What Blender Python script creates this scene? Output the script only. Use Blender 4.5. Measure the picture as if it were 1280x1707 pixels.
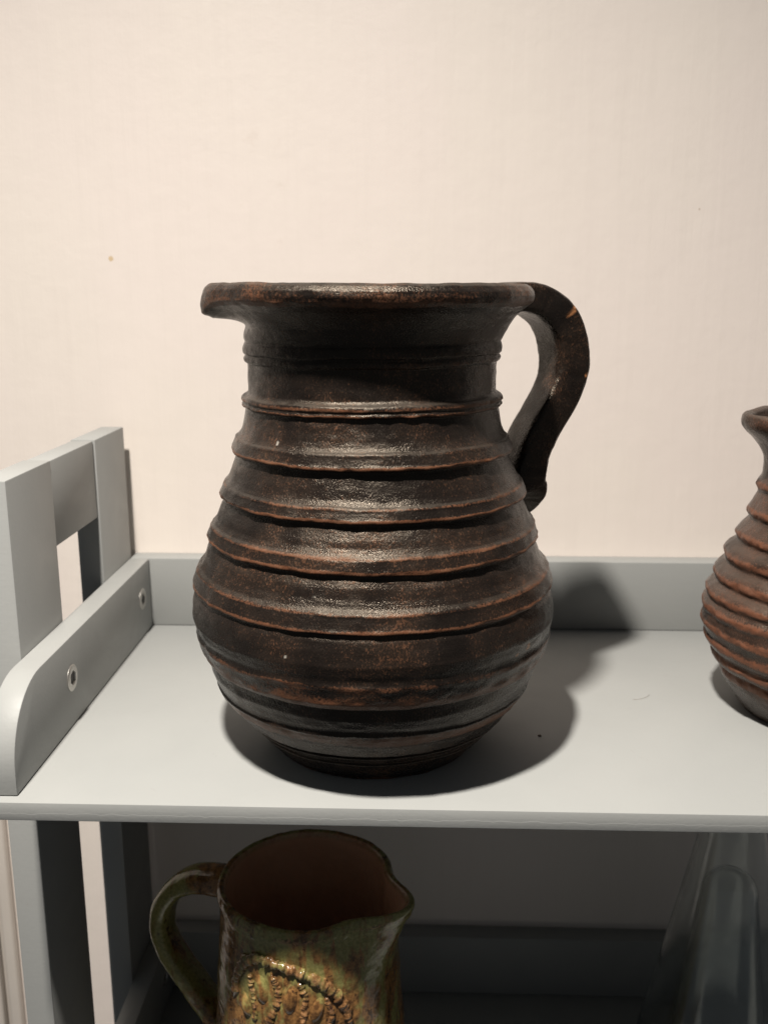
import bpy, bmesh, math
import numpy as np
from mathutils import Matrix, Vector

for o in list(bpy.data.objects):
    bpy.data.objects.remove(o)
scene = bpy.context.scene
COL = scene.collection
R = math.radians

# ------------------------------------------------------------------ camera
PITCH, YAW, ROLL = R(12.99), R(-1.90), R(-0.025)
cam_d = bpy.data.cameras.new('camera')
cam = bpy.data.objects.new('camera', cam_d)
COL.objects.link(cam)
fw = Vector((math.sin(YAW)*math.cos(PITCH), math.cos(YAW)*math.cos(PITCH), -math.sin(PITCH)))
rt = fw.cross(Vector((0, 0, 1))).normalized()
up = rt.cross(fw)
r2 = rt*math.cos(ROLL) + up*math.sin(ROLL)
u2 = -rt*math.sin(ROLL) + up*math.cos(ROLL)
M4 = Matrix((r2, u2, -fw)).transposed().to_4x4()
M4.translation = Vector((0, -0.5192, 0.3034))
cam.matrix_world = M4
cam_d.sensor_fit = 'VERTICAL'
cam_d.sensor_height = 36.0
cam_d.sensor_width = 27.0
cam_d.lens = 36.0*1589.85/1707
cam_d.clip_start = 0.02
cam_d.clip_end = 50
cam_d.dof.use_dof = True
cam_d.dof.focus_distance = 0.575
cam_d.dof.aperture_fstop = 10.0
scene.camera = cam

# ------------------------------------------------------------------ world, lamp, exposure
world = bpy.data.worlds.new('World')
scene.world = world
world.use_nodes = True
bg = world.node_tree.nodes['Background']
bg.inputs[0].default_value = (0.88, 0.94, 1.0, 1)
bg.inputs[1].default_value = 0.095

LAMP = Vector((-0.255, -0.515, 1.44))
ld = bpy.data.lights.new('ceiling_spot', 'SPOT')
ld.energy = 290
ld.color = (1.0, 0.94, 0.86)
ld.shadow_soft_size = 0.046
ld.spot_size = R(142)
ld.spot_blend = 1.0
lo = bpy.data.objects.new('ceiling_spot', ld)
COL.objects.link(lo)
lo.location = LAMP
lo.rotation_euler = (Vector((-0.16, -0.80, 0.0)) - LAMP).to_track_quat('-Z', 'Y').to_euler()

vs = scene.view_settings
vs.view_transform = 'Standard'
vs.look = 'None'
vs.exposure = 0.0
vs.gamma = 1.0
vs.use_curve_mapping = False

# ------------------------------------------------------------------ helpers
rng = np.random.default_rng(7)


def tag(o, label=None, cat=None, group=None, kind=None):
    if label: o['label'] = label
    if cat: o['category'] = cat
    if group: o['group'] = group
    if kind: o['kind'] = kind
    return o


def empty(name, loc=(0, 0, 0)):
    o = bpy.data.objects.new(name, None)
    o.empty_display_size = 0.02
    COL.objects.link(o)
    o.location = loc
    return o


def link(name, me, mat, parent=None, loc=(0, 0, 0)):
    o = bpy.data.objects.new(name, me)
    COL.objects.link(o)
    if mat: me.materials.append(mat)
    o.location = loc
    if parent: o.parent = parent
    return o


def box(name, lo_, hi_, mat, parent=None, bevel=0.0012, segs=2):
    """axis-aligned bevelled board given by its two corners (parent space)"""
    lo_, hi_ = Vector(lo_), Vector(hi_)
    c = (lo_ + hi_)/2
    bm = bmesh.new()
    bmesh.ops.create_cube(bm, size=1.0)
    bmesh.ops.scale(bm, vec=hi_ - lo_, verts=bm.verts)
    if bevel:
        bmesh.ops.bevel(bm, geom=list(bm.edges), offset=bevel, segments=segs, affect='EDGES', profile=0.5)
    me = bpy.data.meshes.new(name)
    bm.to_mesh(me); bm.free()
    me.shade_smooth()
    me.set_sharp_from_angle(angle=R(40))
    return link(name, me, mat, parent, c)


def extrude_yz(name, poly, x0, x1, mat, parent, bevel=0.001):
    """outline in the Y-Z plane extruded along X"""
    bm = bmesh.new()
    a = [bm.verts.new((x0, y, z)) for y, z in poly]
    b = [bm.verts.new((x1, y, z)) for y, z in poly]
    n = len(poly)
    bm.faces.new(a); bm.faces.new(b[::-1])
    for i in range(n):
        bm.faces.new((a[i], b[i], b[(i+1) % n], a[(i+1) % n]))
    bmesh.ops.recalc_face_normals(bm, faces=bm.faces)
    if bevel:
        ed = [e for e in bm.edges if len(e.link_faces) == 2 and e.calc_face_angle() > R(50)]
        bmesh.ops.bevel(bm, geom=ed, offset=bevel, segments=2, affect='EDGES', profile=0.5)
    me = bpy.data.meshes.new(name)
    bm.to_mesh(me); bm.free()
    me.shade_smooth()
    me.set_sharp_from_angle(angle=R(40))
    return link(name, me, mat, parent)


def vnoise(u, v, nu, seed=0):
    """smooth value noise, periodic in u (period 1, nu cells); v in cells"""
    g = np.random.default_rng(seed).uniform(-1, 1, (nu, 257))
    x = (u % 1.0)*nu
    i = np.floor(x).astype(int); fx = x - i
    j = np.floor(v).astype(int); fy = v - j
    fx = fx*fx*(3-2*fx); fy = fy*fy*(3-2*fy)
    i0 = i % nu; i1 = (i+1) % nu; j0 = j % 257; j1 = (j+1) % 257
    return (g[i0, j0]*(1-fx)*(1-fy) + g[i1, j0]*fx*(1-fy) + g[i0, j1]*(1-fx)*fy + g[i1, j1]*fx*fy)


def grid_mesh(name, P, closed_u=True, attrs=None, closed_v=False, flip=False):
    """P: (rows, cols, 3). builds a quad grid with float attributes per vertex"""
    nr, nc = P.shape[:2]
    idx = np.arange(nr*nc).reshape(nr, nc)
    a = idx[:-1]; b = idx[1:]
    if closed_u:
        q = np.stack([a, np.roll(a, -1, 1), np.roll(b, -1, 1), b], -1).reshape(-1, 4)
    else:
        q = np.stack([a[:, :-1], a[:, 1:], b[:, 1:], b[:, :-1]], -1).reshape(-1, 4)
    if flip: q = q[:, ::-1]
    me = bpy.data.meshes.new(name)
    me.vertices.add(nr*nc)
    me.vertices.foreach_set('co', P.reshape(-1).astype(np.float32))
    me.loops.add(q.size)
    me.loops.foreach_set('vertex_index', q.reshape(-1).astype(np.int32))
    me.polygons.add(len(q))
    me.polygons.foreach_set('loop_start', np.arange(0, q.size, 4, dtype=np.int32))
    me.polygons.foreach_set('loop_total', np.full(len(q), 4, dtype=np.int32))
    me.update(calc_edges=True)
    me.validate()
    me.shade_smooth()
    for k, v in (attrs or {}).items():
        at = me.attributes.new(k, 'FLOAT', 'POINT')
        at.data.foreach_set('value', np.broadcast_to(v, (nr, nc)).reshape(-1).astype(np.float32))
    return me


def resample(pts, step, smooth):
    """polyline of (r, z, wear, ...) -> even spacing, lightly smoothed"""
    pts = np.array(pts, float)
    d = np.r_[0, np.cumsum(np.hypot(*np.diff(pts[:, :2], axis=0).T))]
    n = int(d[-1]/step)
    s = np.linspace(0, d[-1], n)
    out = np.stack([np.interp(s, d, pts[:, k]) for k in range(pts.shape[1])], 1)
    if smooth > 0:
        k = int(3*smooth) + 1
        w = np.exp(-0.5*(np.arange(-k, k+1)/smooth)**2); w /= w.sum()
        pad = np.pad(out, ((k, k), (0, 0)), mode='edge')
        sm = np.stack([np.convolve(pad[:, c], w, 'valid') for c in range(out.shape[1])], 1)
        sm[0] = out[0]; sm[-1] = out[-1]
        out = sm
    return out


def catmull(pts, n):
    pts = np.array(pts, float)
    P = np.vstack([2*pts[0]-pts[1], pts, 2*pts[-1]-pts[-2]])
    out = []
    m = len(pts) - 1
    for t in np.linspace(0, m, n):
        i = min(int(t), m-1); f = t - i
        p0, p1, p2, p3 = P[i:i+4]
        out.append(0.5*((2*p1) + (-p0+p2)*f + (2*p0-5*p1+4*p2-p3)*f*f + (-p0+3*p1-3*p2+p3)*f**3))
    return np.array(out)


# ------------------------------------------------------------------ materials
class NT:
    def __init__(self, name):
        self.m = bpy.data.materials.new(name)
        self.m.use_nodes = True
        self.t = self.m.node_tree
        self.b = self.t.nodes['Principled BSDF']
        self.co = self.t.nodes.new('ShaderNodeTexCoord').outputs['Object']

    def n(self, typ, **kw):
        nd = self.t.nodes.new('ShaderNode'+typ)
        for k, v in kw.items(): setattr(nd, k, v)
        return nd

    def put(self, sock, v):
        if isinstance(v, bpy.types.NodeSocket): self.t.links.new(v, sock)
        elif hasattr(sock.default_value, '__len__') and len(sock.default_value) == 4 and len(v) == 3:
            sock.default_value = (*v, 1)
        else: sock.default_value = v

    def mapping(self, scale=(1, 1, 1), loc=(0, 0, 0)):
        nd = self.n('Mapping')
        self.put(nd.inputs['Vector'], self.co)
        nd.inputs['Scale'].default_value = scale
        nd.inputs['Location'].default_value = loc
        return nd.outputs[0]

    def noise(self, scale, detail=4, rough=0.55, vec=None, dist=0.0):
        nd = self.n('TexNoise')
        self.put(nd.inputs['Vector'], vec or self.co)
        nd.inputs['Scale'].default_value = scale
        nd.inputs['Detail'].default_value = detail
        nd.inputs['Roughness'].default_value = rough
        nd.inputs['Distortion'].default_value = dist
        return nd.outputs[0]

    def voro(self, scale, vec=None):
        nd = self.n('TexVoronoi')
        self.put(nd.inputs['Vector'], vec or self.co)
        nd.inputs['Scale'].default_value = scale
        return nd.outputs['Distance']

    def math(self, op, a, b=0.0, c=0.0, clamp=False):
        nd = self.n('Math', operation=op, use_clamp=clamp)
        self.put(nd.inputs[0], a); self.put(nd.inputs[1], b); self.put(nd.inputs[2], c)
        return nd.outputs[0]

    def ramp(self, v, a, b, lo=0.0, hi=1.0):
        nd = self.n('MapRange', interpolation_type='SMOOTHSTEP')
        self.put(nd.inputs[0], v)
        for i, x in enumerate((a, b, lo, hi)): nd.inputs[i+1].default_value = x
        return nd.outputs[0]

    def mix(self, f, a, b):
        nd = self.n('Mix', data_type='RGBA')
        self.put(nd.inputs[0], f); self.put(nd.inputs[6], a); self.put(nd.inputs[7], b)
        return nd.outputs[2]

    def attr(self, name):
        return self.n('Attribute', attribute_name=name).outputs['Fac']

    def bump(self, h, strength=1.0, dist=0.001, prev=None):
        nd = self.n('Bump')
        nd.inputs['Strength'].default_value = strength
        nd.inputs['Distance'].default_value = dist
        self.put(nd.inputs['Height'], h)
        if prev is not None: self.put(nd.inputs['Normal'], prev)
        return nd.outputs[0]

    def out(self, color=None, rough=None, normal=None, **kw):
        if color is not None: self.put(self.b.inputs['Base Color'], color)
        if rough is not None: self.put(self.b.inputs['Roughness'], rough)
        if normal is not None: self.put(self.b.inputs['Normal'], normal)
        for k, v in kw.items(): self.put(self.b.inputs[k], v)
        return self.m

    def spot(self, p, rad, soft=0.5):
        """1 inside a small ragged blot at object-space point p"""
        wob = self.n('VectorMath', operation='SUBTRACT')
        self.put(wob.inputs[0], self.co); wob.inputs[1].default_value = p
        ln = self.n('VectorMath', operation='LENGTH')
        self.put(ln.inputs[0], wob.outputs[0])
        d = self.math('ADD', ln.outputs['Value'], self.math('MULTIPLY', self.math('SUBTRACT', self.noise(900, 2), 0.5), rad*0.8))
        return self.ramp(d, rad*soft, rad, 1.0, 0.0)


def paint_material():
    t = NT('grey_paint')
    big = t.noise(7, 3)
    fine = t.noise(220, 4, 0.6)
    col = t.mix(t.ramp(big, 0.3, 0.7), (0.270, 0.275, 0.268), (0.286, 0.290, 0.282))
    col = t.mix(t.math('MULTIPLY', t.ramp(t.noise(60, 5, 0.7), 0.62, 0.78), 0.25), col, (0.245, 0.235, 0.22))
    spk = t.ramp(t.voro(75), 0.0, 0.035, 1, 0)
    col = t.mix(t.math('MULTIPLY', spk, 0.25), col, (0.16, 0.15, 0.135))
    scr = t.ramp(t.noise(1.0, 5, 0.7, t.mapping((30, 40, 40), (2, 5, 1)), 1.5), 0.66, 0.72)
    col = t.mix(t.math('MULTIPLY', scr, 0.22), col, (0.21, 0.20, 0.19))
    wipe = t.noise(11, 5, 0.62, None, 1.2)
    streak = t.noise(1.0, 3, 0.5, t.mapping((30, 700, 700)))
    nrm = t.bump(streak, 0.05, 0.0006)
    nrm = t.bump(t.noise(480, 3, 0.6), 0.16, 0.0004, nrm)
    nrm = t.bump(fine, 0.16, 0.0005, nrm)
    return t.out(col, t.ramp(wipe, 0.25, 0.75, 0.44, 0.62), nrm, **{'Specular IOR Level': 0.28})


def board_material():
    m = PAINT.copy()
    m.name = 'grey_paint_board'
    t = NT.__new__(NT)
    t.m = m; t.t = m.node_tree; t.b = t.t.nodes['Principled BSDF']
    t.co = [n for n in t.t.nodes if n.type == 'TEX_COORD'][0].outputs['Object']
    sep = t.n('SeparateXYZ'); t.put(sep.inputs[0], t.co)
    wob = t.noise(1.0, 4, 0.6, t.mapping((85, 1, 1)))
    lev = t.math('ADD', sep.outputs[2], t.math('MULTIPLY', t.math('SUBTRACT', wob, 0.5), 0.0042))
    step = t.ramp(lev, -0.0016, -0.0008, 1.0, 0.0)
    old = t.b.inputs['Normal'].links[0].from_socket
    t.put(t.b.inputs['Normal'], t.bump(step, 0.22, 0.0003, old))
    return m


def wall_material():
    t = NT('painted_wall')
    big = t.noise(3.0, 4, 0.55)
    strk = t.noise(1.0, 5, 0.62, t.mapping((150, 150, 7)))
    strk2 = t.noise(1.0, 3, 0.6, t.mapping((75, 75, 2.2), (3, 1, 7)))
    col = t.mix(t.ramp(big, 0.32, 0.68), (0.745, 0.678, 0.616), (0.765, 0.694, 0.634))
    col = t.mix(t.math('MULTIPLY', t.ramp(strk2, 0.35, 0.75), 0.30), col, (0.722, 0.653, 0.597))
    col = t.mix(t.math('MULTIPLY', t.ramp(t.noise(4.2, 3, 0.5, t.mapping((1, 1, 0.6), (4, 2, 9))), 0.38, 0.66), 0.55), col, (0.750, 0.664, 0.624))
    col = t.mix(t.math('MULTIPLY', t.ramp(strk, 0.48, 0.72), 0.13), col, (0.66, 0.595, 0.54))
    # old scuffs and yellow specks
    for p, r_, c, f in (((-0.268, 0.3385, 0.332), 0.0028, (0.54, 0.38, 0.18), 0.75),
                        ((0.309, 0.3385, 0.345), 0.0016, (0.35, 0.27, 0.20), 0.8),
                        ((0.315, 0.3385, 0.240), 0.0028, (0.54, 0.37, 0.20), 0.7),
                        ((0.240, 0.3385, 0.372), 0.0012, (0.45, 0.36, 0.28), 0.6)):
        col = t.mix(t.math('MULTIPLY', t.spot(p, r_), f), col, c)
    scuff = t.ramp(t.noise(38, 6, 0.7), 0.60, 0.72)
    scuff = t.math('MULTIPLY', scuff, t.math('MULTIPLY', t.spot((-0.150, 0.3385, 0.380), 0.11, 0.1), 0.20))
    col = t.mix(scuff, col, (0.52, 0.42, 0.34))
    nrm = t.bump(strk, 0.24, 0.0008)
    nrm = t.bump(t.noise(45, 4, 0.6), 0.18, 0.002, nrm)
    return t.out(col, 0.55, nrm)


def clay_material(name, dark, dark2, rust, rust2, amount, coverage):
    t = NT(name)
    wear = t.attr('wear')
    dust = t.attr('dust')
    grain = t.noise(1100, 3, 0.6, t.mapping((1, 1, 0.55)))
    med = t.noise(260, 5, 0.65)
    big = t.noise(26, 4, 0.6)
    ragged = t.noise(620, 5, 0.78)
    base = t.mix(t.ramp(big, 0.35, 0.68), dark, dark2)
    # scattered rusty flecks where the glaze is thin
    fl = t.ramp(t.math('ADD', t.math('MULTIPLY', grain, 0.65), t.math('MULTIPLY', big, 0.42)), 0.60 - coverage, 0.70 - coverage)
    fl = t.math('MULTIPLY', fl, t.ramp(med, 0.40, 0.62, 0.12, 1.0))
    base = t.mix(t.math('MULTIPLY', fl, amount), base, rust2)
    # worn ridge lips
    w = t.math('ADD', wear, t.math('MULTIPLY', t.math('SUBTRACT', ragged, 0.5), 1.7))
    w = t.math('ADD', w, t.math('MULTIPLY', t.math('SUBTRACT', big, 0.5), 1.1))
    base = t.mix(t.math('MULTIPLY', t.ramp(w, 0.42, 0.78), 0.9), base, t.mix(t.ramp(med, 0.3, 0.7), rust, rust2))
    # grey dust on ledges
    dd = t.math('MULTIPLY', dust, t.ramp(t.noise(150, 4, 0.6), 0.25, 0.7, 0.05, 0.40))
    base = t.mix(dd, base, (0.075, 0.064, 0.052))
    crk = t.attr('crack')
    base = t.mix(crk, base, (0.46, 0.20, 0.085))
    base = t.mix(t.attr('pale'), base, (0.42, 0.39, 0.34))
    rough = t.math('ADD', t.math('ADD', t.ramp(grain, 0.3, 0.7, 0.17, 0.32), t.ramp(t.noise(55, 4, 0.6), 0.35, 0.7, -0.02, 0.16)), t.math('MULTIPLY', dd, 0.5))
    rough = t.math('ADD', rough, t.math('MULTIPLY', t.ramp(w, 0.42, 0.78), 0.16))
    nrm = t.bump(t.noise(90, 3, 0.55), 0.16, 0.0016)
    nrm = t.bump(t.noise(1.0, 4, 0.65, t.mapping((45, 45, 1300))), 0.16, 0.0005, nrm)
    nrm = t.bump(med, 0.24, 0.0008, nrm)
    nrm = t.bump(grain, 0.85, 0.00045, nrm)
    return t.out(base, rough, nrm, **{'Specular IOR Level': 0.36, 'Specular Tint': (1.0, 0.86, 0.70)})


PAINT = paint_material()
BOARD = board_material()
WALL = wall_material()
CLAY = clay_material('dark_clay', (0.0085, 0.0064, 0.0056), (0.0185, 0.0128, 0.0098), (0.118, 0.046, 0.023), (0.105, 0.049, 0.027), 0.80, 0.03)
CLAY2 = clay_material('red_brown_clay', (0.023, 0.0155, 0.0125), (0.046, 0.028, 0.021), (0.145, 0.056, 0.030), (0.105, 0.045, 0.027), 0.7, 0.03)

# ------------------------------------------------------------------ the wall
wm = bpy.data.meshes.new('wall')
bm = bmesh.new()
YW = 0.3385
bmesh.ops.create_cube(bm, size=1.0)
bmesh.ops.scale(bm, vec=(3.2, 0.10, 3.0), verts=bm.verts)
bmesh.ops.translate(bm, vec=(0.1, YW + 0.05, 0.55), verts=bm.verts)
bm.to_mesh(wm); bm.free()
tag(link('wall', wm, WALL), kind='structure')

# white moulded casing on the wall left of the shelf
CAS = NT('casing_paint')
CASING = CAS.out(CAS.mix(CAS.ramp(CAS.noise(9, 3), 0.3, 0.7), (0.55, 0.50, 0.45), (0.58, 0.53, 0.48)), 0.38,
                 CAS.bump(CAS.noise(180, 4), 0.12, 0.0006))
cx = -0.392
cas = empty('door_casing', (cx - 0.03, YW, -0.94))
tag(cas, 'white moulded casing strip on the wall left of the shelf post', 'moulding')
zc0, zc1 = -0.94, 0.02


def casing_strip(name, x0, x1, depth):
    o = box(name, (x0, -depth, 0.0), (x1, -0.0006, zc1 - zc0), CASING, cas, bevel=0.003, segs=3)
    return o


casing_strip('bead', 0.0, 0.012, 0.012)
casing_strip('back_band', -0.0055, -0.0003, 0.006)
casing_strip('flat_board', -0.075, -0.006, 0.014)

# ------------------------------------------------------------------ the shelf unit
XL, TR = -0.2435, 0.0178           # inner face of side rail, rail thickness
YB, TB = 0.3179, 0.0200            # front face and thickness of back rail
HR, TS = 0.0650, 0.0120            # rail height, board thickness
ZLOW = -0.3920
XR = 0.70
XP = XL - TR - 0.0004              # inner face of the side frame
TF = 0.0205
unit = empty('shelf_unit', (XP, YB, -0.94))
tag(unit, 'grey painted wooden shelf unit with ladder-like side frame and railed shelves', 'shelf unit')
OFF = Vector((XP, YB, -0.94))


def P(x, y, z): return Vector((x, y, z)) - OFF


METAL = NT('bolt_metal')
METAL_M = METAL.out((0.50, 0.48, 0.45), METAL.ramp(METAL.noise(300, 3), 0.3, 0.7, 0.30, 0.45),
                    METAL.bump(METAL.noise(600, 3), 0.12, 0.0004), Metallic=0.85)
DARKM = NT('socket_dark')
DARK_M = DARKM.out((0.05, 0.048, 0.045), 0.6, Metallic=0.5)


def bolt_mesh():
    """low domed bolt head with a hexagonal socket, axis +X, base at x=0"""
    prof = [(0.0079, 0.0), (0.0079, 0.0005), (0.0074, 0.0009), (0.0062, 0.0011), (0.0056, 0.0012), (0.0050, 0.0011)]
    n = 36
    bm = bmesh.new()
    rings = []
    for r, h in prof:
        rings.append([bm.verts.new((h, r*math.cos(2*math.pi*i/n), r*math.sin(2*math.pi*i/n))) for i in range(n)])

    def hexr(a, R_):
        k = (a % (math.pi/3)) - math.pi/6
        return R_*math.cos(math.pi/6)/math.cos(k)
    for h, R_ in ((0.0010, 0.0046), (0.00015, 0.0044)):
        rings.append([bm.verts.new((h, hexr(2*math.pi*i/n, R_)*math.cos(2*math.pi*i/n), hexr(2*math.pi*i/n, R_)*math.sin(2*math.pi*i/n))) for i in range(n)])
    for a, b in zip(rings[:-1], rings[1:]):
        for i in range(n):
            bm.faces.new((a[i], a[(i+1) % n], b[(i+1) % n], b[i]))
    f = bm.faces.new(rings[-1])
    f.material_index = 1
    bmesh.ops.recalc_face_normals(bm, faces=bm.faces)
    me = bpy.data.meshes.new('bolt')
    bm.to_mesh(me); bm.free()
    me.shade_smooth(); me.set_sharp_from_angle(angle=R(38))
    me.materials.append(METAL_M); me.materials.append(DARK_M)
    return me


BOLT = bolt_mesh()


def side_rail(z0, yf=0.007):
    rad = 0.050
    poly = [(yf, z0 + 0.0003)]
    for i in range(15):
        a = math.pi - i/14*math.pi/2
        poly.append((yf + rad + rad*math.cos(a), z0 + HR - rad + rad*math.sin(a)))
    poly += [(YB - 0.0004, z0 + HR), (YB - 0.0004, z0 + 0.0003)]
    poly = [(y - OFF.y, z - OFF.z) for y, z in poly]
    o = extrude_yz('side_rail', poly, XL - TR - OFF.x, XL - OFF.x, PAINT, unit, bevel=0.0011)
    for y in (0.110, 0.2895):
        b = bpy.data.objects.new('bolt', BOLT)
        COL.objects.link(b)
        b.parent = o
        b.scale = (1.0, 1.22, 1.22)
        b.location = P(XL - 0.00005, y, z0 + 0.0352)
        b.rotation_euler = (0.4 if y < 0.2 else 1.1, 0, 0)
    return o


for z0 in (0.0, ZLOW):
    box('shelf_board', P(XL - TR, 0.0, z0 - TS), P(XR, YB + TB, z0), BOARD, unit, bevel=0.0005)
    box('back_rail', P(XL - TR, YB, z0 + 0.0003), P(XR, YB + TB, z0 + HR), PAINT, unit, bevel=0.0011)
    side_rail(z0)
ZT = 0.1857
box('post', P(XP - TF, 0.0712, -0.94), P(XP, 0.1490, ZT), PAINT, unit)
box('post', P(XP - TF, 0.2460, -0.94), P(XP, 0.3238, ZT), PAINT, unit)
box('crossbar', P(XP - TF + 0.0004, 0.1497, 0.1205), P(XP - 0.0016, 0.2457, ZT - 0.0008), PAINT, unit)
box('crossbar', P(XP - TF + 0.0004, 0.1493, -0.90), P(XP - 0.0008, 0.2457, -0.84), PAINT, unit)

# ------------------------------------------------------------------ lathe-built jugs


def lathe(outer, inner, na, step, smooth, seed, rim_z, spout, amp=1.0, sp_amt=(0.02, 0.006), sp_w=0.30, zspan=0.04, sp_pow=1.7):
    """returns grids of positions and attributes: (rows, cols, 3), wear, dust. outer/inner lists are (r, z, wear)"""
    prof = resample(outer, step, smooth)
    no = len(prof)
    if inner is not None:
        pi_ = resample(inner, step*2.5, 1.0)
        prof = np.vstack([prof, pi_[1:]])
    th = np.arange(na)/na*2*np.pi
    u = th/(2*np.pi)
    r = prof[:, 0][:, None]; z = prof[:, 1][:, None]; w = prof[:, 2][:, None]
    U = np.broadcast_to(u[None, :], (len(prof), na))
    V = np.broadcast_to(z, U.shape)
    out = np.zeros(len(prof)); out[:no] = 1
    out = out[:, None]
    foot = np.clip(z/0.012, 0, 1)
    # hand-thrown wobble: low frequency in radius and in the height of every ridge
    dr = 0.00065*vnoise(U, V/0.035, 7, seed) + 0.00035*vnoise(U, V/0.011, 24, seed+1) + 0.00016*vnoise(U, V/0.0035, 90, seed+2)
    dz = 0.0009*vnoise(U, V/0.020, 5, seed+3) + 0.00045*vnoise(U, V/0.012, 21, seed+4) + 0.00022*vnoise(U, V/0.006, 70, seed+5)
    lipj = 0.00055*vnoise(U, V/0.004, 60, seed+6) + 0.00035*vnoise(U, V/0.003, 150, seed+7)
    wn = np.clip(w, 0, 1)
    rr = r + amp*out*(dr + wn*lipj)
    zz = z + amp*foot*out*(dz + 0.6*wn*np.roll(lipj, 11, axis=1))
    # spout: pull a narrow part of the mouth outwards and a touch up
    if spout is not None:
        d = (th - spout + np.pi) % (2*np.pi) - np.pi
        s = np.exp(-(d/sp_w)**2)[None, :]
        t = np.clip((z - (rim_z - zspan))/zspan, 0, 1)**sp_pow
        rr = rr + sp_amt[0]*s*t
        zz = zz + sp_amt[1]*s*t**2
        side = np.exp(-((np.abs(d) - 2.0*sp_w)/(0.7*sp_w))**2)[None, :]
        rr = rr - 0.14*sp_amt[0]*side*t
    pos = np.stack([rr*np.cos(th)[None, :], rr*np.sin(th)[None, :], zz + 0*rr], -1)
    # dust settles on parts of the wall that face upwards
    tang = np.gradient(prof[:, :2], axis=0)
    nz = -tang[:, 0]/(np.hypot(tang[:, 0], tang[:, 1]) + 1e-9)
    dust = np.clip((nz - 0.62)/0.30, 0, 1)
    dust[no:] = 0
    wear = np.broadcast_to(w, U.shape) + 0.22*wn*vnoise(U, V/0.01, 17, seed+9)
    return pos, wear, np.broadcast_to(dust[:, None], U.shape), no


def strap(plane_az, pts, mat, name, parent, seed, cracks=(), n=190, m=64, power=6.5):
    """handle swept in a vertical plane through the jug axis. pts: (rho, z, thickness in the plane, width across)"""
    c = catmull(pts, n)
    e = np.array([math.cos(plane_az), math.sin(plane_az), 0]); k = np.array([0, 0, 1.0])
    w_ = np.array([-math.sin(plane_az), math.cos(plane_az), 0])
    t2 = np.gradient(c[:, :2], axis=0)
    t2 /= np.linalg.norm(t2, axis=1)[:, None]
    nrm2 = np.stack([-t2[:, 1], t2[:, 0]], 1)
    a = np.arange(m)/m*2*np.pi
    ca, sa = np.cos(a), np.sin(a)
    sx = np.sign(ca)*np.abs(ca)**(2/power); sy = np.sign(sa)*np.abs(sa)**(2/power)
    U = np.broadcast_to((a/(2*np.pi))[None, :], (n, m)); V = np.broadcast_to(np.arange(n)[:, None]/6.0, (n, m))
    nz = 1 + 0.060*vnoise(U, V/4, 5, seed) + 0.035*vnoise(U, V/1.6, 11, seed+1) + 0.015*vnoise(U, V/0.5, 29, seed+3)
    A = (c[:, 2]/2)[:, None]*sx[None, :]*nz
    B = (c[:, 3]/2)[:, None]*sy[None, :]*nz
    # shallow finger groove along the outside
    rho = c[:, 0][:, None] + A*nrm2[:, 0][:, None]
    z = c[:, 1][:, None] + A*nrm2[:, 1][:, None]
    pos = rho[..., None]*e + z[..., None]*k + B[..., None]*w_
    wear = np.clip(0.25*vnoise(U, V/3, 6, seed+2) + 0.18, 0, 1)
    crack = np.zeros((n, m))
    rows = np.arange(n)[:, None]
    for (s0, a0, a1) in cracks:
        cen = s0*n + 2.2*vnoise(U, V*0, 19, seed+5) + 3.0*np.sin(a*1.5)[None, :]
        band = np.exp(-((rows - cen)/0.6)**2)
        dd = (a[None, :] - (a0+a1)/2 + np.pi) % (2*np.pi) - np.pi
        crack = np.maximum(crack, band*(np.abs(dd) < abs(a1-a0)/2))
    me = grid_mesh(name, pos, True, dict(wear=wear - 0.1, dust=np.zeros((n, m)), crack=crack))
    bm = bmesh.new(); bm.from_mesh(me)
    bm.verts.ensure_lookup_table()
    bm.faces.new([bm.verts[i] for i in range(m)])
    bm.faces.new([bm.verts[(n-1)*m + i] for i in range(m)][::-1])
    bmesh.ops.recalc_face_normals(bm, faces=bm.faces)
    bm.to_mesh(me); bm.free()
    me.shade_smooth()
    return link(name, me, mat, parent)


def ridge(lip, upper, fillet, under, wu=0.75, wl=1.0):
    """one turned ridge from below: undercut, rusty lip, sloping band, upper edge line, concave fillet; each (r, z)"""
    (rl, zl), (ru, zu), (rf, zf) = lip, upper, fillet
    return [(rl - under, zl - 0.0024, 0.0), (rl - under*0.95, zl - 0.0009, 0.0), (rl - 0.0005, zl - 0.0004, 0.7),
            (rl, zl + 0.0006, wl), (rl - 0.0002, zl + 0.0018, wl*0.8), (rl*0.75 + ru*0.25, zl*0.70 + zu*0.30, 0.10),
            (ru + 0.0003, zu - 0.0011, 0.08), (ru + 0.0002, zu - 0.0004, wu), (ru - 0.0004, zu + 0.0006, wu*0.75),
            (ru*0.62 + rf*0.38, zu*0.78 + zf*0.22, 0.05), (ru*0.28 + rf*0.72, zu*0.45 + zf*0.55, 0.0), (rf, zf, 0.0)]


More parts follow.
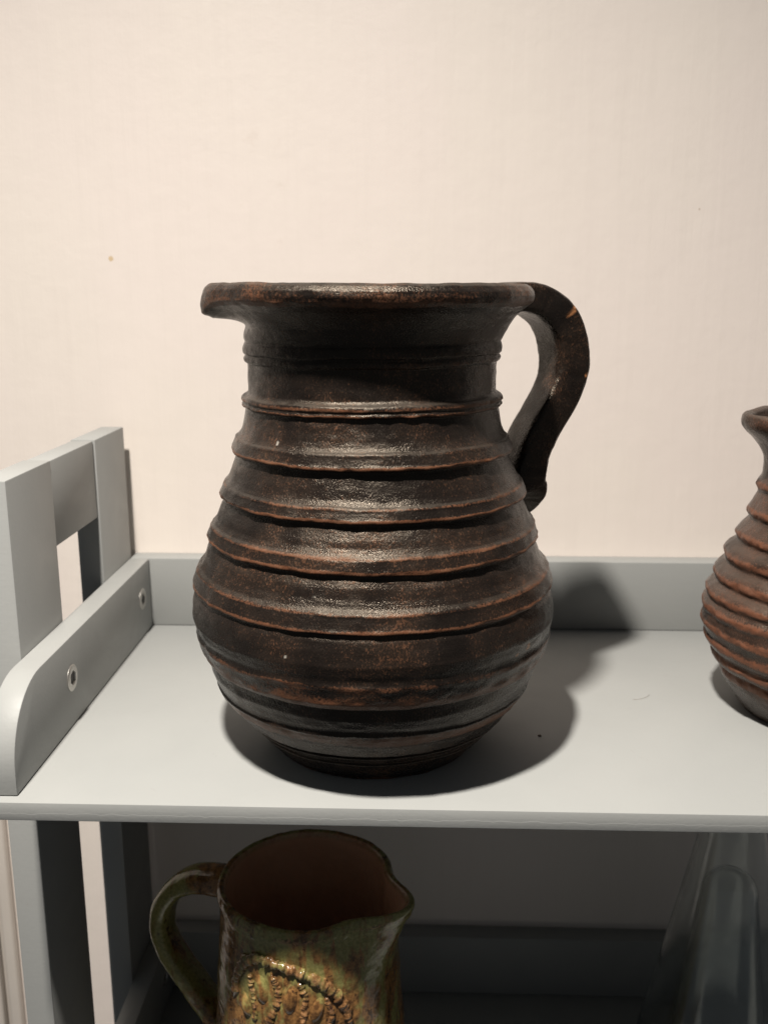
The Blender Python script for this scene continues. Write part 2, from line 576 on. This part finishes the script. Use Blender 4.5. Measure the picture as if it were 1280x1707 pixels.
# ---- the large jug
JX, JY = -0.0280, 0.1035
jug = empty('ridged_jug', (JX, JY, 0.0004))
tag(jug, 'large dark brown ridged clay jug with handle and pinched lip', 'jug')
outer = [(0.0, 0.003, 0), (0.060, 0.003, 0), (0.0655, 0.0005, 0.2), (0.0690, 0.0, 0.5), (0.0705, 0.0012, 0.6), (0.0715, 0.0035, 0.1), (0.0770, 0.0090, 0.0),
         (0.0812, 0.0145, 0.0), (0.0832, 0.0160, 0.1), (0.0816, 0.0172, 0.0), (0.0840, 0.0186, 0.1), (0.0868, 0.0215, 0.0), (0.0900, 0.0240, 0.15),
         (0.0880, 0.0256, 0.0), (0.0890, 0.0264, 0.0), (0.0924, 0.0270, 0.1), (0.0950, 0.0310, 0.05), (0.0985, 0.0362, 0.15), (0.1024, 0.0402, 0.80), (0.1048, 0.0434, 0.80), (0.1061, 0.0458, 0.70), (0.1070, 0.0470, 0.30), (0.1060, 0.0484, 0.0),
         (0.1086, 0.0530, 0.0), (0.1110, 0.0590, 0.0), (0.1114, 0.0640, 0.0), (0.1116, 0.0670, 0.0), (0.1146, 0.0682, 0.75), (0.1168, 0.0712, 0.95), (0.1181, 0.0752, 0.60),
         (0.1188, 0.0785, 0.35), (0.1197, 0.0812, 0.75), (0.1201, 0.0830, 0.70), (0.1198, 0.0848, 0.15), (0.1199, 0.0872, 0.0), (0.1209, 0.0905, 0.1), (0.1221, 0.0960, 0.15), (0.1212, 0.1050, 0.05), (0.1198, 0.1110, 0.0)]
outer += ridge((0.1206, 0.1163), (0.1176, 0.1265), (0.1098, 0.1395), 0.0021)
outer += ridge((0.1098, 0.1472), (0.1072, 0.1558), (0.1012, 0.1650), 0.0032)
outer += ridge((0.1008, 0.1755), (0.0980, 0.1828), (0.0928, 0.1905), 0.0037)
outer += ridge((0.0922, 0.2042), (0.0894, 0.2122), (0.0846, 0.2188), 0.0038, wu=0.40)
outer += [(0.0832, 0.2240, 0.0), (0.0822, 0.2290, 0.0), (0.0816, 0.2314, 0.0),
          (0.0820, 0.2321, 0.2), (0.0839, 0.2327, 0.85), (0.0843, 0.2338, 0.7), (0.0834, 0.2347, 0.0), (0.0833, 0.2356, 0.0), (0.0842, 0.2363, 0.85), (0.0842, 0.2377, 0.6), (0.0836, 0.2391, 0.1), (0.0812, 0.2402, 0.0),
          (0.0798, 0.2418, 0.0), (0.0797, 0.2570, 0.0), (0.0799, 0.2598, 0.0), (0.0816, 0.2608, 0.40), (0.0823, 0.2630, 0.45), (0.0811, 0.2650, 0.0), (0.0826, 0.2662, 0.40), (0.0830, 0.2690, 0.40), (0.0822, 0.2712, 0.1), (0.0813, 0.2726, 0.0),
          (0.0826, 0.2748, 0.0), (0.0838, 0.2775, 0.0), (0.0860, 0.2820, 0.0), (0.0896, 0.2872, 0.0), (0.0934, 0.2912, 0.0), (0.0968, 0.2936, 0.1)]
rim_p = [(0.0968, 0.2936, 0.1), (0.0988, 0.2948, 0.72), (0.1010, 0.2970, 0.75), (0.1018, 0.3000, 0.58), (0.1013, 0.3034, 0.45), (0.0992, 0.3066, 0.40), (0.0962, 0.3083, 0.45), (0.0935, 0.3078, 0.35), (0.0915, 0.3060, 0.2)]
inner = [(0.0915, 0.3060, 0.2), (0.0880, 0.2990, 0), (0.0830, 0.2900, 0), (0.0765, 0.2780, 0), (0.0735, 0.2600, 0), (0.0735, 0.2400, 0), (0.0790, 0.2180, 0), (0.0920, 0.1800, 0), (0.1050, 0.1400, 0),
         (0.1125, 0.1050, 0), (0.1100, 0.0780, 0), (0.0980, 0.0480, 0), (0.0760, 0.0200, 0), (0.050, 0.0110, 0), (0.0, 0.0100, 0)]
SP = R(180 + 12)
nb = len(resample(outer, 0.00055, 0.9))
pos, wear, dust, no = lathe(outer + rim_p[1:], inner, 640, 0.00055, 0.75, 11, 0.308, None)
cut = int(np.argmin(np.abs(pos[:no, 100, 2] - 0.2930)))
# pinched lip: the mouth is pulled out over a short height, the wall just below it is pressed in
tt = np.arange(640)/640*2*np.pi
d_ = (tt - SP + np.pi) % (2*np.pi) - np.pi
rad_ = np.hypot(pos[..., 0], pos[..., 1]); zz_ = pos[..., 2]
sm_ = np.clip((zz_ - 0.2825)/0.0075, 0, 1); sm_ = sm_*sm_*(3 - 2*sm_)
add_ = 0.0064*np.exp(-(d_/0.20)**2)[None, :]*sm_ - 0.0018*np.exp(-((np.abs(d_) - 0.46)/0.20)**2)[None, :]*sm_
add_ = add_ - 0.0058*np.exp(-(d_/0.42)**2)[None, :]*np.exp(-((zz_ - 0.2832)/0.0050)**2)
add_[no:] = np.where(zz_[no:] > 0.275, add_[no:], 0)
k_ = 1 + add_/np.maximum(rad_, 1e-6)
pos[..., 0] *= k_; pos[..., 1] *= k_
rn_ = np.hypot(pos[..., 0], pos[..., 1])
pos[..., 2] -= 0.0046*np.exp(-(d_/0.16)**2)[None, :]*np.clip((0.3055 - zz_)/0.0085, 0, 1)*np.clip((rn_ - 0.0850)/0.0150, 0, 1)*np.clip((zz_ - 0.2835)/0.0085, 0, 1)
pos[..., 2] -= 0.0030*np.exp(-(d_/0.17)**2)[None, :]*np.clip((rn_ - 0.0990)/0.0110, 0, 1)**1.4*(zz_ > 0.284)
ch0 = np.zeros(wear.shape)
# a few chips: bare orange patch low on the right, pale flake high on the left
thg = np.arange(640)/640*2*np.pi


def chip(arr, az, z, rad, val, seed):
    az = R(az)
    dd = ((thg - az + np.pi) % (2*np.pi) - np.pi)[None, :]*np.hypot(pos[..., 0], pos[..., 1])
    dist = np.hypot(dd, pos[..., 2] - z)
    jit = 1 + 0.6*vnoise(np.broadcast_to(thg/(2*np.pi), dist.shape), pos[..., 2]/0.0012, 320, seed)
    arr[:] = np.maximum(arr, val*np.clip((rad*jit - dist)/(0.35*rad), 0, 1))


pale = np.zeros(wear.shape)
chip(pale, -128.5, 0.2165, 0.0014, 0.6, 5)
chip(pale, -104.8, 0.1345, 0.0010, 0.7, 6)
chip(pale, -112.0, 0.1000, 0.0007, 0.7, 7)
chip(ch0, -36.0, 0.0925, 0.0024, 0.9, 1)
chip(ch0, -41.0, 0.0895, 0.0013, 0.7, 2)
rows = slice(0, cut+1)
body_me = grid_mesh('body', pos[rows], True, dict(wear=wear[rows], dust=dust[rows], crack=ch0[rows], pale=pale[rows]))
body = link('body', body_me, CLAY, jug)
rows = slice(cut, None)
rim_me = grid_mesh('rim', pos[rows], True, dict(wear=wear[rows], dust=dust[rows], crack=ch0[rows]))
tag(link('rim', rim_me, CLAY, jug), 'rolled rim of the jug drawn out into a pinched lip')
HA = R(25)
strap(HA, [(0.086, 0.2965, 0.020, 0.034), (0.104, 0.2993, 0.021, 0.036), (0.1205, 0.2965, 0.0225, 0.034), (0.1355, 0.2855, 0.0245, 0.032), (0.1440, 0.2690, 0.0260, 0.031), (0.1455, 0.2520, 0.0260, 0.030),
           (0.1412, 0.2350, 0.0255, 0.030), (0.1305, 0.2165, 0.0245, 0.030), (0.1200, 0.1995, 0.0240, 0.031), (0.1150, 0.1850, 0.0250, 0.032), (0.1135, 0.1735, 0.0260, 0.032), (0.1148, 0.1655, 0.0275, 0.030), (0.1140, 0.1575, 0.0190, 0.024), (0.1115, 0.1490, 0.0090, 0.014), (0.1100, 0.1430, 0.0020, 0.005)],
      CLAY, 'handle', jug, 31, cracks=((0.205, 4.75, 6.15), (0.365, 4.95, 6.1)))

# ---- the small jug at the right
KX, KY = 0.2980, 0.1500
jug2 = empty('small_ridged_jug', (KX, KY, 0.0004))
tag(jug2, 'small red-brown clay jug with spiral ridges beside the large jug', 'jug')
o2 = [(0.0, 0.003, 0), (0.046, 0.003, 0), (0.0500, 0.0, 0.3), (0.0520, 0.0015, 0.4), (0.0560, 0.0060, 0.0), (0.0600, 0.0120, 0.05), (0.0630, 0.0160, 0.3), (0.0640, 0.0175, 0.0)]
lv = [(0.0700, 0.0270), (0.0765, 0.0385), (0.0815, 0.0500), (0.0845, 0.0620), (0.0850, 0.0740), (0.0835, 0.0850), (0.0790, 0.0985), (0.0730, 0.1130), (0.0662, 0.1285), (0.0593, 0.1465), (0.0545, 0.1660)]
for i, (rl, zl) in enumerate(lv):
    b = 0.0052
    o2 += [(rl - 0.0018, zl - 0.0034, 0.0), (rl - 0.0015, zl - 0.0016, 0.1), (rl - 0.0003, zl - 0.0002, 0.70), (rl + 0.0002, zl + 0.0016, 0.95), (rl + 0.0001, zl + 0.0034, 0.8), (rl - 0.0010, zl + b, 0.35), (rl - 0.0026, zl + b + 0.0022, 0.0)]
    if i + 1 < len(lv):
        rn, zn = lv[i+1]
        if zn < 0.075: o2[-1] = (rl - 0.0004, zl + b + 0.0014, 0.2)
o2 += [(0.0515, 0.1760, 0.0), (0.0508, 0.1850, 0.0), (0.0518, 0.1900, 0.0), (0.0545, 0.1965, 0.0), (0.0590, 0.2030, 0.05), (0.0635, 0.2080, 0.15), (0.0660, 0.2115, 0.3), (0.0662, 0.2155, 0.3), (0.0640, 0.2195, 0.2), (0.0605, 0.2210, 0.2), (0.0575, 0.2190, 0.1)]
i2 = [(0.0575, 0.2190, 0.1), (0.053, 0.208, 0), (0.046, 0.190, 0), (0.046, 0.170, 0), (0.062, 0.125, 0), (0.077, 0.080, 0), (0.074, 0.050, 0), (0.054, 0.012, 0), (0.0, 0.009, 0)]
# gentle spiral: the ridges climb once round the pot
pos, wear, dust, no = lathe(o2, i2, 420, 0.0007, 1.8, 77, 0.221, R(190), amp=1.15, sp_amt=(0.0098, 0.0015), sp_w=0.40, zspan=0.03)
th2 = np.arange(420)/420*2*np.pi
cl = np.clip((pos[..., 2] - 0.012)/0.02, 0, 1)*np.clip((0.185 - pos[..., 2])/0.02, 0, 1)
sp2 = 0.0022*np.sin(th2 - 2.2)[None, :]*cl
sp2[no:] = 0
pos[..., 2] += sp2
c2 = int(np.argmin(np.abs(pos[:no, 100, 2] - 0.2060)))
z2 = np.zeros(wear.shape)
link('body', grid_mesh('body', pos[:c2+1], True, dict(wear=wear[:c2+1], dust=dust[:c2+1], crack=z2[:c2+1])), CLAY2, jug2)
link('rim', grid_mesh('rim', pos[c2:], True, dict(wear=wear[c2:], dust=dust[c2:], crack=z2[c2:])), CLAY2, jug2)
strap(R(8), [(0.052, 0.208, 0.014, 0.022), (0.070, 0.212, 0.015, 0.023), (0.088, 0.202, 0.016, 0.022), (0.098, 0.180, 0.017, 0.021), (0.098, 0.155, 0.017, 0.021), (0.088, 0.130, 0.016, 0.021), (0.078, 0.112, 0.016, 0.022), (0.074, 0.098, 0.010, 0.020)],
      CLAY2, 'handle', jug2, 91)

# ---- the green glazed jug on the lower shelf
def glaze_material():
    t = NT('green_glaze')
    inside = t.attr('inside')
    big = t.noise(17, 4, 0.6, None, 0.6)
    drip = t.noise(1.0, 5, 0.65, t.mapping((85, 85, 16)), 0.5)
    crackle = t.noise(190, 4, 0.7)
    fine = t.noise(420, 4, 0.65)
    green = t.mix(t.ramp(fine, 0.3, 0.7), (0.150, 0.142, 0.042), (0.270, 0.240, 0.088))
    brown = t.mix(t.ramp(crackle, 0.35, 0.65), (0.085, 0.040, 0.015), (0.30, 0.150, 0.050))
    col = t.mix(t.ramp(t.math('ADD', t.math('MULTIPLY', big, 0.55), t.math('MULTIPLY', drip, 0.5)), 0.475, 0.565), green, brown)
    blot = t.ramp(t.math('ADD', t.math('MULTIPLY', drip, 0.6), t.math('MULTIPLY', crackle, 0.45)), 0.585, 0.635)
    col = t.mix(t.math('MULTIPLY', blot, 0.85), col, (0.016, 0.008, 0.006))
    w = t.attr('wear')
    wmask = t.ramp(t.math('ADD', w, t.math('MULTIPLY', t.math('SUBTRACT', crackle, 0.5), 0.9)), 0.45, 0.75)
    col = t.mix(t.math('MULTIPLY', wmask, 0.85), col, t.mix(t.ramp(fine, 0.4, 0.6), (0.05, 0.02, 0.012), (0.34, 0.18, 0.09)))
    ins = t.mix(t.ramp(big, 0.3, 0.7), (0.52, 0.270, 0.155), (0.60, 0.330, 0.20))
    col = t.mix(inside, col, ins)
    nrm = t.bump(t.noise(60, 4, 0.55), 0.35, 0.0025)
    nrm = t.bump(fine, 0.20, 0.0006, nrm)
    return t.out(col, t.math('ADD', t.math('MULTIPLY', inside, 0.25), t.ramp(crackle, 0.3, 0.7, 0.10, 0.24)), nrm)


GLAZE = glaze_material()
GX, GY, GZ = -0.0780, 0.1120, ZLOW + 0.0004
gj = empty('green_jug', (GX, GY, GZ))
tag(gj, 'green and brown glazed jug with raised ornament on the lower shelf', 'jug')
HG = -0.1220 - GZ          # height of the mouth above the lower shelf
og = [(0.0, 0.003, 0), (0.060, 0.003, 0), (0.066, 0.0, 0), (0.0680, 0.004, 0), (0.0720, 0.030, 0), (0.0745, 0.080, 0), (0.0735, 0.130, 0), (0.0700, 0.180, 0), (0.0675, 0.215, 0), (0.0662, HG - 0.030, 0), (0.0660, HG - 0.014, 0.0),
      (0.0668, HG - 0.0090, 0.5), (0.0672, HG - 0.0062, 0.7), (0.0668, HG - 0.0030, 0.25), (0.0652, HG - 0.0004, 0.1), (0.0632, HG, 0.1), (0.0612, HG - 0.0012, 0.1), (0.0603, HG - 0.0035, 0.0)]
ig = [(0.0603, HG - 0.0035, 0), (0.0598, HG - 0.012, 0), (0.0600, HG - 0.05, 0), (0.0640, HG - 0.10, 0), (0.0670, 0.10, 0), (0.0640, 0.03, 0), (0.055, 0.012, 0), (0.0, 0.010, 0)]
pos, wear, dust, no = lathe(og, ig, 360, 0.0011, 1.0, 51, HG, R(-24), amp=1.3, sp_amt=(0.0215, 0.003), sp_w=0.30, zspan=0.062)
ins = np.zeros(wear.shape); ins[no:] = 1; ins[no-3:no] = 0.5
cg = int(np.argmin(np.abs(pos[:no, 100, 2] - (HG - 0.0115))))
link('body', grid_mesh('body', pos[:cg+1], True, dict(wear=wear[:cg+1], inside=ins[:cg+1])), GLAZE, gj)
tag(link('rim', grid_mesh('rim', pos[cg:], True, dict(wear=wear[cg:], inside=ins[cg:])), GLAZE, gj), 'glazed rim and spout round a red-brown inside')
zg = lambda z: z - GZ
strap(R(160), [(0.0650, zg(-0.1430), 0.021, 0.026), (0.0780, zg(-0.1445), 0.021, 0.028), (0.1000, zg(-0.1490), 0.019, 0.026), (0.1200, zg(-0.1640), 0.0165, 0.025), (0.1320, zg(-0.1870), 0.0160, 0.025),
               (0.1295, zg(-0.2130), 0.0160, 0.025), (0.1150, zg(-0.2350), 0.0160, 0.026), (0.0960, zg(-0.2560), 0.0165, 0.027), (0.0780, zg(-0.2760), 0.018, 0.030), (0.0680, zg(-0.2900), 0.014, 0.030)],
      GLAZE, 'handle', gj, 61, power=2.6)


def on_body(az, z, lift=0.0):
    """point on the green jug's wall at azimuth az (deg) and height z (world)"""
    zz = z - GZ
    pr = np.array(og)[:, :2]
    sel = pr[2:12]
    r = np.interp(zz, sel[:, 1], sel[:, 0]) + lift
    return np.array([r*math.cos(R(az)), r*math.sin(R(az)), zz])


def bead_cord(name, path, rad, seed, n=150, m=14):
    """a raised, pinched clay cord that follows a path of (azimuth, z) on the jug's wall"""
    pts = catmull(path, n)
    P3 = np.array([on_body(a, z, 0.0002) for a, z in pts])
    t_ = np.gradient(P3, axis=0); t_ /= np.linalg.norm(t_, axis=1)[:, None]
    o_ = P3*np.array([1, 1, 0]); o_ /= np.linalg.norm(o_, axis=1)[:, None]
    b_ = np.cross(t_, o_)
    a = np.arange(m)/m*2*np.pi
    U = np.broadcast_to((a/(2*np.pi))[None, :], (n, m)); V = np.broadcast_to(np.arange(n)[:, None], (n, m))
    ln = np.linalg.norm(np.diff(P3, axis=0), axis=1).sum()
    st = ln/n
    lump = 1 + 0.42*vnoise(U, V*st/0.0026, 4, seed) + 0.08*np.sin(V*st/0.0034*2*np.pi + 1.6*np.cos(a)[None, :] + 2.0*vnoise(U*0, V*st/0.012, 3, seed+1)) + 0.20*vnoise(U, V*st/0.0011, 6, seed+2)
    ends = np.clip(np.minimum(np.arange(n), n-1-np.arange(n))/8.0, 0.05, 1)[:, None]
    rr = rad*lump*ends
    pos = P3[:, None, :] + rr[..., None]*(np.cos(a)[None, :, None]*o_[:, None, :] + 1.25*np.sin(a)[None, :, None]*b_[:, None, :])
    me = grid_mesh(name, pos, True, dict(wear=np.full((n, m), 0.58), inside=np.zeros((n, m))))
    bm = bmesh.new(); bm.from_mesh(me); bmesh.ops.recalc_face_normals(bm, faces=bm.faces); bm.to_mesh(me); bm.free(); me.shade_smooth()
    return link(name, me, GLAZE, gj)


def boss(az, z, hw, hh, h, tilt, name, wear=0.1):
    """low oval boss on the green jug's wall"""
    n, m = 10, 28
    rows = []
    for i in range(n):
        f = i/(n-1)
        row = []
        for j in range(m):
            a = 2*math.pi*j/m
            ex = hw*f*math.cos(a); ez = hh*f*math.sin(a)
            x = ex*math.cos(tilt) - ez*math.sin(tilt); zz = ex*math.sin(tilt) + ez*math.cos(tilt)
            row.append(on_body(az + math.degrees(x/0.068), z + zz, h*(1 - f**2.4) - 0.0008*f))
        rows.append(row)
    me = grid_mesh(name, np.array(rows), True, dict(wear=np.full((n, m), wear), inside=np.zeros((n, m))), flip=False)
    return link(name, me, GLAZE, gj)


bead_cord('relief_cord', [(-136, -0.190), (-131, -0.165), (-122, -0.1500), (-110, -0.1462), (-97, -0.1490), (-84, -0.1550), (-72, -0.1660), (-63, -0.182), (-59, -0.200)], 0.0030, 3)
for k, (az, z, hw, hh, tl) in enumerate([(-113, -0.170, 0.0066, 0.0125, 0.15), (-95, -0.173, 0.0068, 0.0135, -0.05), (-79, -0.181, 0.0056, 0.0115, -0.30), (-124, -0.186, 0.005, 0.010, 0.3)]):
    boss(az, z, hw, hh, 0.0040, tl, 'relief_oval', 0.22)
bead_cord('relief_cord', [(-106, -0.156), (-102.5, -0.166), (-103, -0.178), (-107, -0.190), (-108, -0.204)], 0.0021, 5)
bead_cord('relief_cord', [(-90, -0.158), (-86, -0.168), (-86, -0.180), (-88, -0.192), (-89, -0.206)], 0.0021, 6)
bead_cord('relief_cord', [(-121, -0.160), (-120, -0.170), (-118, -0.182), (-117, -0.196)], 0.0018, 8)
bead_cord('relief_cord', [(-74, -0.172), (-71, -0.184), (-72, -0.198)], 0.0018, 9)

# ---- the cone-shaped glass vessel on the lower shelf
GL = NT('clear_glass')
GLASS = GL.out((0.95, 0.97, 0.96), GL.ramp(GL.noise(30, 3), 0.3, 0.7, 0.04, 0.14), None, **{'Transmission Weight': 1.0, 'IOR': 1.48})
VX, VY, VZ = 0.2480, 0.1500, ZLOW + 0.0004
gv = tag(empty('glass_vessel', (VX, VY, VZ)), 'clear glass cone-shaped vessel with a domed inner wall on the lower shelf', 'glass vessel')
hv = lambda z: z - VZ
W_ = 0.0026


def cone_r(z): return 0.0262 + (-0.105 - z)*0.1935


def shell(name, po):
    """closed thin wall: outer profile (r, z) from foot to crown, inner one W_ inside"""
    po = catmull(np.array(po), 70)
    tg = np.gradient(po, axis=0); tg /= np.linalg.norm(tg, axis=1)[:, None]
    pi2 = po + W_*np.stack([-tg[:, 1], tg[:, 0]], 1)
    po[:, 0] = np.maximum(po[:, 0], 0); pi2[:, 0] = np.maximum(pi2[:, 0], 0)
    po[-1, 0] = 0; pi2[-1, 0] = 0
    pr_ = np.vstack([pi2[::-1], po])
    ta = np.arange(96)/96*2*np.pi
    pv = np.stack([pr_[:, 0][:, None]*np.cos(ta), pr_[:, 0][:, None]*np.sin(ta), np.broadcast_to(pr_[:, 1][:, None], (len(pr_), 96))], -1)
    me_ = grid_mesh(name, pv, True)
    bm = bmesh.new(); bm.from_mesh(me_)
    bmesh.ops.remove_doubles(bm, verts=bm.verts, dist=1e-6)
    bmesh.ops.recalc_face_normals(bm, faces=bm.faces)
    bm.to_mesh(me_); bm.free(); me_.shade_smooth()
    return link(name, me_, GLASS, gv)


shell('outer_wall', [(cone_r(z), hv(z)) for z in np.linspace(ZLOW + 0.0008, -0.066, 14)] + [(0.0165, hv(-0.0600)), (0.010, hv(-0.0575)), (0.004, hv(-0.0568)), (0.0, hv(-0.0567))])
shell('inner_wall', [(cone_r(z)*0.60, hv(z)) for z in np.linspace(ZLOW + 0.0008, -0.160, 10)] + [(0.0205, hv(-0.149)), (0.0170, hv(-0.1420)), (0.0110, hv(-0.1375)), (0.0045, hv(-0.1360)), (0.0, hv(-0.1358))])
# ------------------------------------------------------------------ tiny things on the shelf
CR = NT('crumb_brown')
CRUMB = CR.out(CR.mix(CR.noise(800), (0.05, 0.03, 0.02), (0.10, 0.06, 0.04)), 0.8)
bm = bmesh.new()
bmesh.ops.create_icosphere(bm, subdivisions=2, radius=0.0009)
for v in bm.verts:
    v.co = Vector((v.co.x*1.5, v.co.y, max(v.co.z, -0.0007)*0.7))*(1 + 0.25*math.sin(v.co.x*5000 + v.co.y*3100))
me = bpy.data.meshes.new('clay_crumb')
bm.to_mesh(me); bm.free(); me.shade_smooth()
crumb = link('clay_crumb', me, CRUMB, None, (0.0885, 0.1000, 0.0005))
crumb.rotation_euler = (0, 0, -0.4)
tag(crumb, 'tiny dark crumb of clay on the shelf in the large jug\'s shadow', 'crumb')

HR_ = NT('hair_fibre')
HAIR = HR_.out(HR_.mix(HR_.noise(300), (0.20, 0.17, 0.14), (0.28, 0.24, 0.20)), 0.6)
hc = catmull([(0, 0, 0), (0.006, 0.0012, 0), (0.0115, 0.0045, 0.0004), (0.015, 0.010, 0)], 30)
n = len(hc)
ring = np.arange(6)/6*2*np.pi
t = np.gradient(hc, axis=0); t /= np.linalg.norm(t, axis=1)[:, None]
s_ = np.cross(t, [0, 0, 1.0])
pp = hc[:, None, :] + 0.00010*(np.cos(ring)[None, :, None]*s_[:, None, :] + np.sin(ring)[None, :, None]*np.array([0, 0, 1.0]))
hair = link('hair', grid_mesh('hair', pp, True), HAIR, None, (0.1670, 0.1640, 0.0002))
tag(hair, 'short curved hair lying on the shelf between the two ridged jugs', 'hair')

# ------------------------------------------------------------------ render settings
scene.render.engine = 'CYCLES'
scene.cycles.max_bounces = 12
scene.cycles.diffuse_bounces = 6
scene.cycles.transmission_bounces = 10
scene.cycles.caustics_refractive = False
scene.cycles.sample_clamp_indirect = 4.0
